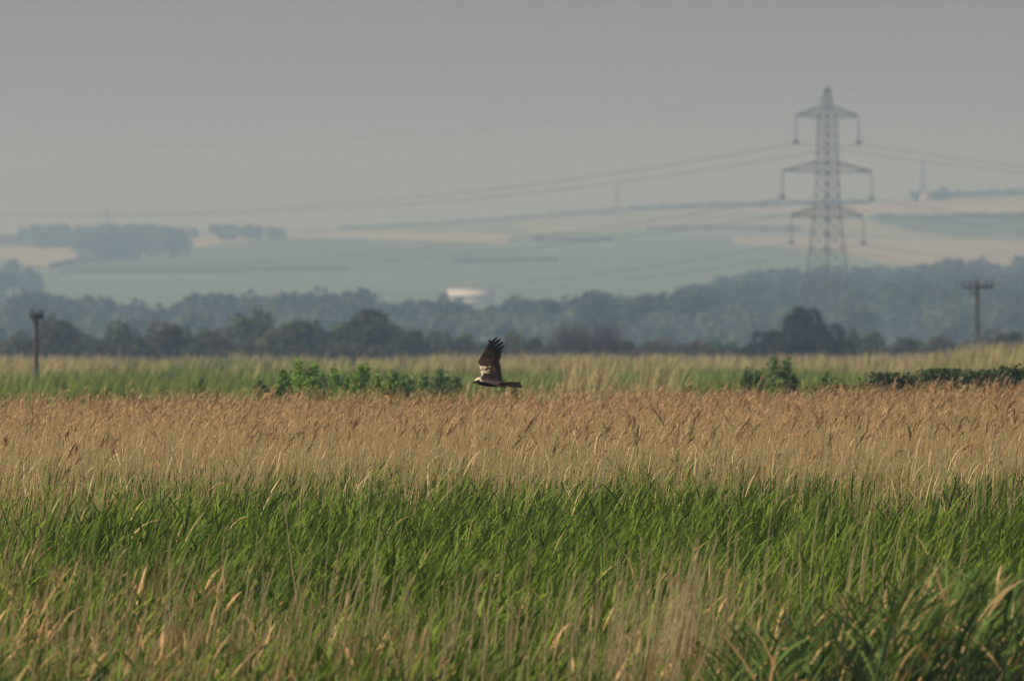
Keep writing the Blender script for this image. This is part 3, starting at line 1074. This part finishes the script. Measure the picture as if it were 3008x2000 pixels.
stems(mb, x1, d1, np.clip(H + 0.10 + r.uniform(0, 0.25, len(H)), 0.6, 1.8), r, 0.0048, (0.58, 0.44, 0.23), 0.10, 0.10, 4, 0.2)
green_leaves(mb, x1, d1, np.clip(H, 0.6, 1.5), r, 3, 0.024, DRY1, DRY2, Lr=(0.2, 0.38), lean=0.12, curl=(0.0, 0.9))
# taller slim pale stems in loose sheaves
sheaf = [(1500, 72, 14), (1300, 70, 12), (1200, 68, 10), (1430, 66, 12), (1060, 72, 12), (900, 70, 12), (1010, 80, 10), (1900, 66, 34), (1960, 72, 36), (2040, 68, 30),
         (1850, 70, 30), (2110, 72, 20), (2250, 76, 14), (2330, 80, 10), (2560, 78, 12), (2600, 80, 10), (2680, 76, 16), (2740, 82, 10), (2930, 72, 5), (2980, 70, 4),
         (600, 72, 10), (420, 70, 8), (720, 70, 12), (200, 68, 8), (80, 66, 8), (1640, 72, 10), (1720, 68, 12)]
for (spx, sd_, cnt) in sheaf:
    sd_ = 92 + (sd_ - 66) * 1.2
    n = cnt
    sx = (spx - 1504) * K * sd_ - 0.15 + r.normal(0, 0.24, n)
    sdd = sd_ + r.normal(0, 2.0, n)
    Hh = r.uniform(1.5, 2.1, n)
    stems(mb, sx, sdd, Hh, r, 0.0052, (0.68, 0.54, 0.31), 0.08, 0.11, 5, 0.14)
o = mb.build("dead_reeds", M_DRY)
tag(o, "straw coloured dead stems and curled dry leaves standing in the foreground green", "reeds", kind='stuff')

# --- larger wind-bent green leaves at the bottom right and bottom left, nearest the camera
r = np.random.default_rng(505)
mb = MB()
x, d = field_xy(2600, 86, 96, 501)
px = px_of(x, d)
keep = (r.random(len(x)) < np.interp(px, [0, 300, 900, 1400, 1900, 2100], [0.5, 0.6, 0.4, 0.1, 0.2, 0.0]))
x, d, px = x[keep], d[keep], px[keep]
H = np.interp(px, [0, 600, 1400, 2000], [1.30, 1.22, 1.10, 1.2]) + r.normal(0, 0.06, len(x)) + 0.25 * (fbm(x * 0.9, d * 0.4, 61) - 0.5)
green_leaves(mb, x, d, H, r, 6, 0.032, (0.05, 0.09, 0.018), (0.13, 0.19, 0.045), DRY1, 0.10, lean=0.22, Lr=(0.4, 0.75), M=7)
# a taller clump at the bottom right with open shade under its leaves
x, d = field_xy(5200, 91.0, 97, 502)
px = px_of(x, d)
topy = np.interp(px, [1950, 2150, 2400, 2650, 2850, 3008, 3400], [1960, 1850, 1770, 1740, 1800, 1860, 1860])
H = CAMZ + (1000 - topy) * K * d - zg(d) + 0.25 * (fbm(x * 1.3, d * 0.5, 63) - 0.5) + r.normal(0, 0.05, len(x))
k = (px > 1960) & (H > 1.1) & (r.random(len(x)) < 0.62)
green_leaves(mb, x[k], d[k], H[k], r, 6, 0.023, (0.030, 0.085, 0.018), (0.13, 0.20, 0.04), DRY1, 0.15, lean=0.28, Lr=(0.35, 0.62), M=8, curl=(0.0, 0.8), fmin=0.72)
stems(mb, x[k], d[k], H[k] * 0.85, r, 0.005, (0.10, 0.12, 0.04), 0.15, 0.08, 3, 0.2)
o = mb.build("near_reeds", M_LEAF)
tag(o, "nearest dark green reed leaves bent right by the wind along the bottom edge", "reeds", kind='stuff')

# --- pale marsh beyond the tan reeds
r = np.random.default_rng(606)
mb = MB()
xs, ds_ = [], []
for (a, b, n, sd_) in ((216, 330, 17000, 1), (330, 520, 15000, 2), (520, 860, 16000, 3)):
    x, d = field_xy(n, a, b, 600 + sd_, margin=5)
    xs.append(x)
    ds_.append(d)
x, d = np.concatenate(xs), np.concatenate(ds_)
px = px_of(x, d)
greenness = fbm(x * 0.10, d * 0.020, 71, 3) + np.interp(d, [216, 300, 420, 500, 580, 860], [0.24, 0.28, 0.27, 0.18, 0.0, -0.12])
greenness += np.interp(px, [0, 500, 1200, 1500, 1750, 1900, 2100, 2700, 2900], [0.0, 0.06, 0.06, 0.02, -0.04, 0.0, 0.06, -0.02, -0.12])
isg = greenness + r.normal(0, 0.07, len(x)) > 0.52
H = np.where(isg, 1.45, 1.78) + 0.18 * (fbm(x * 0.12, d * 0.03, 73) - 0.5) * 2 + r.normal(0, 0.09, len(x))
H += np.interp(d, [216, 500, 860], [0.0, 0.08, 0.10])
H += np.interp(px, [2650, 2850, 3100], [0, 0.75, 0.85]) * np.interp(d, [400, 480, 560, 640], [0, 1, 1, 0.3])
sp = (np.abs(px - 1700) < 55) & (d > 280) & (d < 360) | (np.abs(px - 1905) < 32) & (d > 280) & (d < 360)
isg = isg & ~sp
H = np.where(sp, 2.25 + r.normal(0, 0.1, len(x)), H)
nb = 3
X, D, HH, G_ = np.repeat(x, nb), np.repeat(d, nb), np.repeat(H, nb), np.repeat(isg, nb)
n = len(X)
base = np.stack([X + r.normal(0, 0.12, n), D + r.normal(0, 0.12, n), np.zeros(n)], -1)
az = r.normal(0, 0.9, n)
th0, th1 = np.abs(r.normal(0.05, 0.05, n)), r.uniform(0.1, 0.7, n)
P = arcs(base, az, th0, th1, HH * r.uniform(0.85, 1.1, n), 4)
S = side_vec(az, th0, r.uniform(-1.5, 1.5, n))
wd = np.interp(D, [216, 400, 860], [0.022, 0.04, 0.08])
W = (wd * r.uniform(0.6, 1.3, n))[:, None] * np.array([[0.6, 0.8, 1.0, 0.15]])
cg = np.array((0.17, 0.23, 0.05))[None] * r.uniform(0.7, 1.3, (n, 1))
ct = np.array((0.42, 0.34, 0.17))[None] * r.uniform(0.75, 1.2, (n, 1))
hue = np.clip(fbm(X * 0.05, D * 0.02, 75) * 1.6 - 0.3, 0, 1)[:, None]
ct = ct * (1 - 0.45 * hue) + np.array((0.26, 0.27, 0.10))[None] * 0.45 * hue
C = np.where(G_[:, None], cg, ct)
mb.ribbons(P, S, W, np.repeat(C[:, None, :], 4, 1))
o = mb.build("far_reeds", M_DRY)
tag(o, "soft patchwork of pale straw and green marsh between the tan reeds and the hedge line", "reeds", kind='stuff')

# ------------------------------------------------------------------ the bird of prey
BDIST = 141.0
SU = K * BDIST / 7.465              # metres per plotting unit


def uv(u, v):
    """sheet drawing units (u right, v down) to metres round the bird's shoulder"""
    return np.array([(u - 700) * SU, 0.0, (1200 - v) * SU])


bird = empty("marsh_harrier", at(1360 + 700 / 7.465, 960 + 1200 / 7.465, BDIST))
tag(bird, "dark brown marsh harrier flying left with one wing raised and cream crown and wing patches", "bird")
DK, BR, RB = np.array((0.013, 0.009, 0.007)), np.array((0.030, 0.018, 0.012)), np.array((0.062, 0.034, 0.021))
CR = np.array((0.72, 0.60, 0.42))
rb = np.random.default_rng(9)
mb = MB()
# body: rings along the axis
us = np.array([236, 250, 268, 292, 320, 350, 385, 430, 490, 560, 650, 740, 820, 880, 940, 980])
top = np.array([1196, 1176, 1152, 1128, 1112, 1102, 1104, 1112, 1120, 1128, 1140, 1158, 1178, 1194, 1206, 1214])
bot = np.array([1236, 1244, 1250, 1254, 1260, 1266, 1276, 1290, 1302, 1312, 1318, 1316, 1308, 1304, 1306, 1300])
uu = np.linspace(236, 980, 64)
tt, bb = np.interp(uu, us, top), np.interp(uu, us, bot)
ker = np.array([1, 2, 3, 2, 1]) / 9
pad = lambda a: np.convolve(np.pad(a, 2, mode='edge'), ker, 'valid')
tt, bb = pad(tt), pad(bb)
nr = 28
an = np.arange(nr) / nr * 2 * np.pi
ring = []
rc = []
for u_, a_, b_ in zip(uu, tt, bb):
    cz, rz_ = (a_ + b_) / 2, (b_ - a_) / 2
    ry = rz_ * np.interp(u_, [236, 330, 400, 600, 850, 980], [0.9, 0.95, 1.0, 1.08, 1.0, 0.6])
    vv = cz - rz_ * np.sin(an)
    ring.append(np.stack([np.full(nr, (u_ - 700) * SU), -ry * np.cos(an) * SU, (1200 - vv) * SU], -1))
    col = np.tile(BR, (nr, 1))
    h01 = (bb[0] * 0 + (vv - a_) / (b_ - a_))            # 0 top, 1 bottom
    nz = rb.uniform(0.7, 1.3, nr)[:, None]
    if u_ < 410:                                          # head
        crown = (h01 < 0.42 + 0.05 * math.sin(u_ * 0.1)) & (u_ > 252) & (u_ < 392)
        throat = (h01 > 0.72) & (u_ > 268) & (u_ < 335)
        mask = (h01 > 0.34) & (h01 < 0.72) & (u_ > 246) & (u_ < 345)
        col = np.where(crown[:, None], CR, col)
        col = np.where(throat[:, None], CR * 0.75, col)
        col = np.where(mask[:, None], DK, col)
    else:
        col = np.where((h01 > 0.72)[:, None], DK, np.where((h01 > 0.45)[:, None], BR, RB * 0.85))
    rc.append(col * nz)
ring, rc = np.array(ring), np.array(rc)
nrg = len(uu)
Qb = []
for i in range(nrg - 1):
    for j in range(nr):
        j2 = (j + 1) % nr
        Qb.append((i * nr + j, i * nr + j2, (i + 1) * nr + j2, (i + 1) * nr + j))
V = ring.reshape(-1, 3)
Tt = []
V = np.concatenate([V, ring[0].mean(0)[None] + np.array([[-0.003, 0, 0]]), ring[-1].mean(0)[None]])
for j in range(nr):
    j2 = (j + 1) % nr
    Tt.append((nrg * nr, j2, j))
    Tt.append((nrg * nr + 1, (nrg - 1) * nr + j, (nrg - 1) * nr + j2))
mb.add(V, Qb, Tt, np.concatenate([rc.reshape(-1, 3), CR[None] * 0.5, DK[None]]))


def wing_sheet(mb, Lp, Mp, depth_fn, colfn, thick=0.010, ns=46, nt_=16):
    """closed aerofoil between leading curve Lp and mid-chord curve Mp, both (u, v)"""
    Lp, Mp = np.array(Lp, float), np.array(Mp, float)
    s = np.linspace(0, 1, len(Lp))
    ss = np.linspace(0, 1, ns)
    Lc = np.stack([np.interp(ss, s, Lp[:, i]) for i in range(2)], -1)
    s2 = np.linspace(0, 1, len(Mp))
    Mc = np.stack([np.interp(ss, s2, Mp[:, i]) for i in range(2)], -1)
    t = np.linspace(0, 1, nt_)
    G = Lc[:, None, :] * (1 - t)[None, :, None] + Mc[:, None, :] * t[None, :, None]
    camber = thick * np.sin(np.pi * np.clip(t, 0, 1) ** 0.55)
    for sgn in (-1, 1):
        Y = depth_fn(G[..., 0], G[..., 1], ss[:, None] + t[None] * 0) + sgn * camber[None] * (1.0 if sgn < 0 else 0.35)
        if sgn > 0:
            Y = Y + 0.0015
        V = np.stack([(G[..., 0] - 700) * SU, Y, (1200 - G[..., 1]) * SU], -1)
        idx = np.arange(ns * nt_).reshape(ns, nt_)
        q = np.stack([idx[:-1, :-1], idx[:-1, 1:], idx[1:, 1:], idx[1:, :-1]], -1).reshape(-1, 4)
        mb.add(V.reshape(-1, 3), q, None, colfn(G[..., 0].ravel(), G[..., 1].ravel()))


def feather(mb, a, b, w, col, ya, yb, bend=0.0, tip=0.25, M=9):
    a, b = np.array(a, float), np.array(b, float)
    t = np.linspace(0, 1, M)
    dv = b - a
    nv = np.array([-dv[1], dv[0]]) / np.linalg.norm(dv)
    c = a[None] + dv[None] * t[:, None] + nv[None] * (bend * np.sin(np.pi * t) * np.linalg.norm(dv))[:, None]
    prof = np.interp(t, [0, 0.2, 0.7, 0.88, 0.96, 1], [0.6, 1, 1, 0.78, 0.5, tip])
    ww = w * prof
    th = 0.0012
    Y = ya + (yb - ya) * t
    Vs = []
    for sgn, off in ((-1, 0), (0, -th), (1, 0)):
        p = c + nv[None] * (sgn * ww * 0.5)[:, None]
        Vs.append(np.stack([(p[:, 0] - 700) * SU, Y + off, (1200 - p[:, 1]) * SU], -1))
    V = np.stack(Vs, 1)
    idx = np.arange(M * 3).reshape(M, 3)
    q = np.stack([idx[:-1, :-1], idx[:-1, 1:], idx[1:, 1:], idx[1:, :-1]], -1).reshape(-1, 4)
    C = col[None, None] * np.array([0.8, 1.25, 0.9])[None, :, None] * np.linspace(1.1, 0.85, M)[:, None, None]
    mb.add(V.reshape(-1, 3), q, None, C.reshape(-1, 3))


# raised far wing; it leans away from the camera with height
dep = lambda v: 0.03 + np.clip((1190 - v), 0, None) * SU * 0.30
prim = [((560, 330), (612, 298)), ((540, 470), (745, 228)), ((545, 540), (826, 258)), ((560, 590), (890, 324)), ((570, 630), (914, 410)),
        ((560, 660), (872, 470)), ((540, 690), (862, 540)), ((530, 710), (856, 602)), ((520, 730), (846, 660)), ((510, 750), (822, 706))]
for i, (a, b) in enumerate(prim):
    feather(mb, a, b, 62 if i else 50, DK * 0.9 + (BR - DK) * rb.uniform(0, 0.5), dep(a[1]) + 0.002 + i * 0.0008, dep(b[1]) + i * 0.0006, -0.02)
sec_t = [(796, 738), (806, 775), (818, 815), (826, 856), (836, 898), (838, 938), (842, 980), (844, 1020), (846, 1060), (850, 1100), (854, 1140), (862, 1180)]
for i, b in enumerate(sec_t):
    a = (530 + i * 6, 770 + i * 32)
    feather(mb, a, b, 60, (DK + BR) * 0.5 * rb.uniform(0.8, 1.5), dep(a[1]) + 0.003 + i * 0.0005, dep(b[1]) + i * 0.0005, 0.01, 0.45)


def wing_col(u, v):
    n = len(u)
    n1 = fbm(u * 0.02, v * 0.02, 77)
    n2 = fbm(u * 0.05, v * 0.02, 78)
    c = BR[None] * (0.6 + n2[:, None] * 1.1)
    c = np.where(((n1 > 0.52) & (v > 480))[:, None], RB[None] * (0.7 + 0.7 * n2[:, None]), c)
    c = np.where((v < 700)[:, None], c * 0.62, c)
    n3 = fbm(u * 0.045, v * 0.06, 83)
    lead = (n3 - 0.5) * 60 + np.interp(v, [840, 860, 900, 960, 1000, 1060, 1090], [350, 400, 440, 470, 540, 430, 405])
    cream = (v > 820) & (v < 1085) & (u < lead)
    blotch = (v > 862) & (v < 915) & (u > 380) & (u < 600) & (n3 > 0.44)
    blotch2 = (v > 940) & (v < 1015) & (u > 400) & (u < 612) & (n3 + (560 - u) * 0.001 > 0.46)
    dark = (v > 908) & (v < 955) & (u > 398) & (u < 560) & (n3 < 0.62)
    c = np.where((cream | blotch | blotch2)[:, None], CR[None] * (0.75 + 0.35 * n2[:, None]), c)
    c = np.where(dark[:, None], BR[None], c)
    tert = (v > 1010) & (u > 440) & (u < 800)
    c = np.where(tert[:, None], BR[None] * (0.6 + 0.9 * n2[:, None]), c)
    return c


wing_sheet(mb, [(418, 1110), (398, 1010), (388, 940), (368, 880), (330, 805), (338, 740), (428, 590), (508, 448), (592, 312)],
           [(835, 1195), (770, 1090), (742, 990), (712, 900), (668, 820), (700, 700), (680, 600), (640, 480), (612, 318)],
           lambda u, v, s: dep(v) - 0.004, wing_col, 0.010, 60, 26)
# near wing, stretched towards the camera and slightly down, seen almost edge on


def near_wing():
    ns, nt_ = 30, 12
    s = np.linspace(0, 1, ns)[:, None]
    t = np.linspace(0, 1, nt_)[None]
    ul = np.interp(s, [0, 0.15, 0.45, 0.8, 1], [400, 370, 372, 520, 690])
    vl = np.interp(s, [0, 0.15, 0.45, 0.8, 1], [1172, 1168, 1186, 1218, 1256])
    ut = np.interp(s, [0, 0.4, 0.7, 1], [860, 800, 760, 740])
    vt = np.interp(s, [0, 0.4, 0.7, 1], [1215, 1236, 1262, 1276])
    U = ul * (1 - t) + ut * t
    Vv = vl * (1 - t) + vt * t
    for sg in (-1, 1):
        Z = Vv + sg * 14 * np.sin(np.pi * t ** 0.6) * (1 - 0.6 * s)
        P = np.stack([(U - 700) * SU, -0.05 - 0.36 * s + 0 * t, (1200 - Z) * SU], -1)
        idx = np.arange(ns * nt_).reshape(ns, nt_)
        q = np.stack([idx[:-1, :-1], idx[:-1, 1:], idx[1:, 1:], idx[1:, :-1]], -1).reshape(-1, 4)
        n2 = fbm(U * 0.03, s * 9 + t * 2, 79)
        c = np.array((0.075, 0.058, 0.05))[None, None] * (0.6 + n2[..., None])
        cream = (t < 0.16) & (s > 0.05) & (s < 0.5)
        c = np.where(cream[..., None], CR[None, None] * 0.8, c)
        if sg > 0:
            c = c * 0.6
        mb.add(P.reshape(-1, 3), q, None, c.reshape(-1, 3))
    for i in range(9):
        a = (600 + i * 14, 1240 + i * 3)
        b = (985 - i * 26, 1342 - i * 9)
        feather(mb, a, b, 34, (DK + BR) * 0.55, -0.38 + i * 0.012, -0.50 + i * 0.03, 0.0)


near_wing()
# tail: overlapping feathers, end cut slightly slanted
for i in range(11):
    f = i / 10
    a = (860, 1218 + f * 66)
    b = (1246 + f * 60, 1222 + f * 106)
    feather(mb, a, b, 30, RB * rb.uniform(0.5, 0.85) if i % 2 else BR * rb.uniform(0.9, 1.3), 0.012 - f * 0.03, 0.05 - f * 0.09, 0.0, 0.7)
# tucked feet under the tail root
feather(mb, (830, 1290), (980, 1344), 26, (DK + BR) * 0.6, -0.01, -0.012, 0.0, 0.3)
bo = mb.build("plumage", M_FEATHER, bird, True)
m = MB()
nb_ = 10
for k0 in range(1):
    prof = [(246, 1214, 17), (232, 1214, 15), (218, 1219, 12), (206, 1228, 8), (200, 1240, 4), (199, 1247, 1)]
    rr = []
    for (u_, v_, r_) in prof:
        a_ = np.arange(nb_) / nb_ * 2 * np.pi
        rr.append(np.stack([np.full(nb_, (u_ - 700) * SU) + 0 * a_, np.cos(a_) * r_ * SU * 0.7, (1200 - v_ + np.sin(a_) * r_) * SU], -1))
    rr = np.array(rr)
    qq = [(i * nb_ + j, i * nb_ + (j + 1) % nb_, (i + 1) * nb_ + (j + 1) % nb_, (i + 1) * nb_ + j) for i in range(len(prof) - 1) for j in range(nb_)]
    m.add(rr.reshape(-1, 3), qq, None, (0.03, 0.035, 0.035))
m.build("beak", M_HORN, bird, True)
for s in (-1, 1):
    m = MB()
    ctr = uv(284, 1186) + np.array([0, s * 27 * SU * 1.35, 0])
    la = np.linspace(-np.pi / 2, np.pi / 2, 7)
    lo = np.arange(10) / 10 * 2 * np.pi
    G = np.array([[(math.cos(a_) * math.cos(b_), math.sin(a_), math.cos(a_) * math.sin(b_)) for b_ in lo] for a_ in la]) * 9 * SU + ctr
    qq = [(i * 10 + j, i * 10 + (j + 1) % 10, (i + 1) * 10 + (j + 1) % 10, (i + 1) * 10 + j) for i in range(6) for j in range(10)]
    m.add(G.reshape(-1, 3), qq, None, (0.02, 0.012, 0.008))
    m.build("eye", M_HORN, bird, True)

# ------------------------------------------------------------------ haze
m = MB()
m.box((-2100, -400, -2.0), (2100, 9800, 140.0))
hm = bpy.data.materials.new("haze")
hm.use_nodes = True
nt = hm.node_tree
nt.nodes.clear()
ho = nt.nodes.new("ShaderNodeOutputMaterial")
hv = nt.nodes.new("ShaderNodeVolumePrincipled")
hv.inputs['Density'].default_value = HAZE_DENSITY
hv.inputs['Color'].default_value = HAZE_COLOR
hv.inputs['Anisotropy'].default_value = 0.25
hv.inputs['Absorption Color'].default_value = (1, 1, 1, 1)
nt.links.new(hv.outputs[0], ho.inputs['Volume'])
hz = m.build("haze", hm)
tag(hz, kind='stuff')
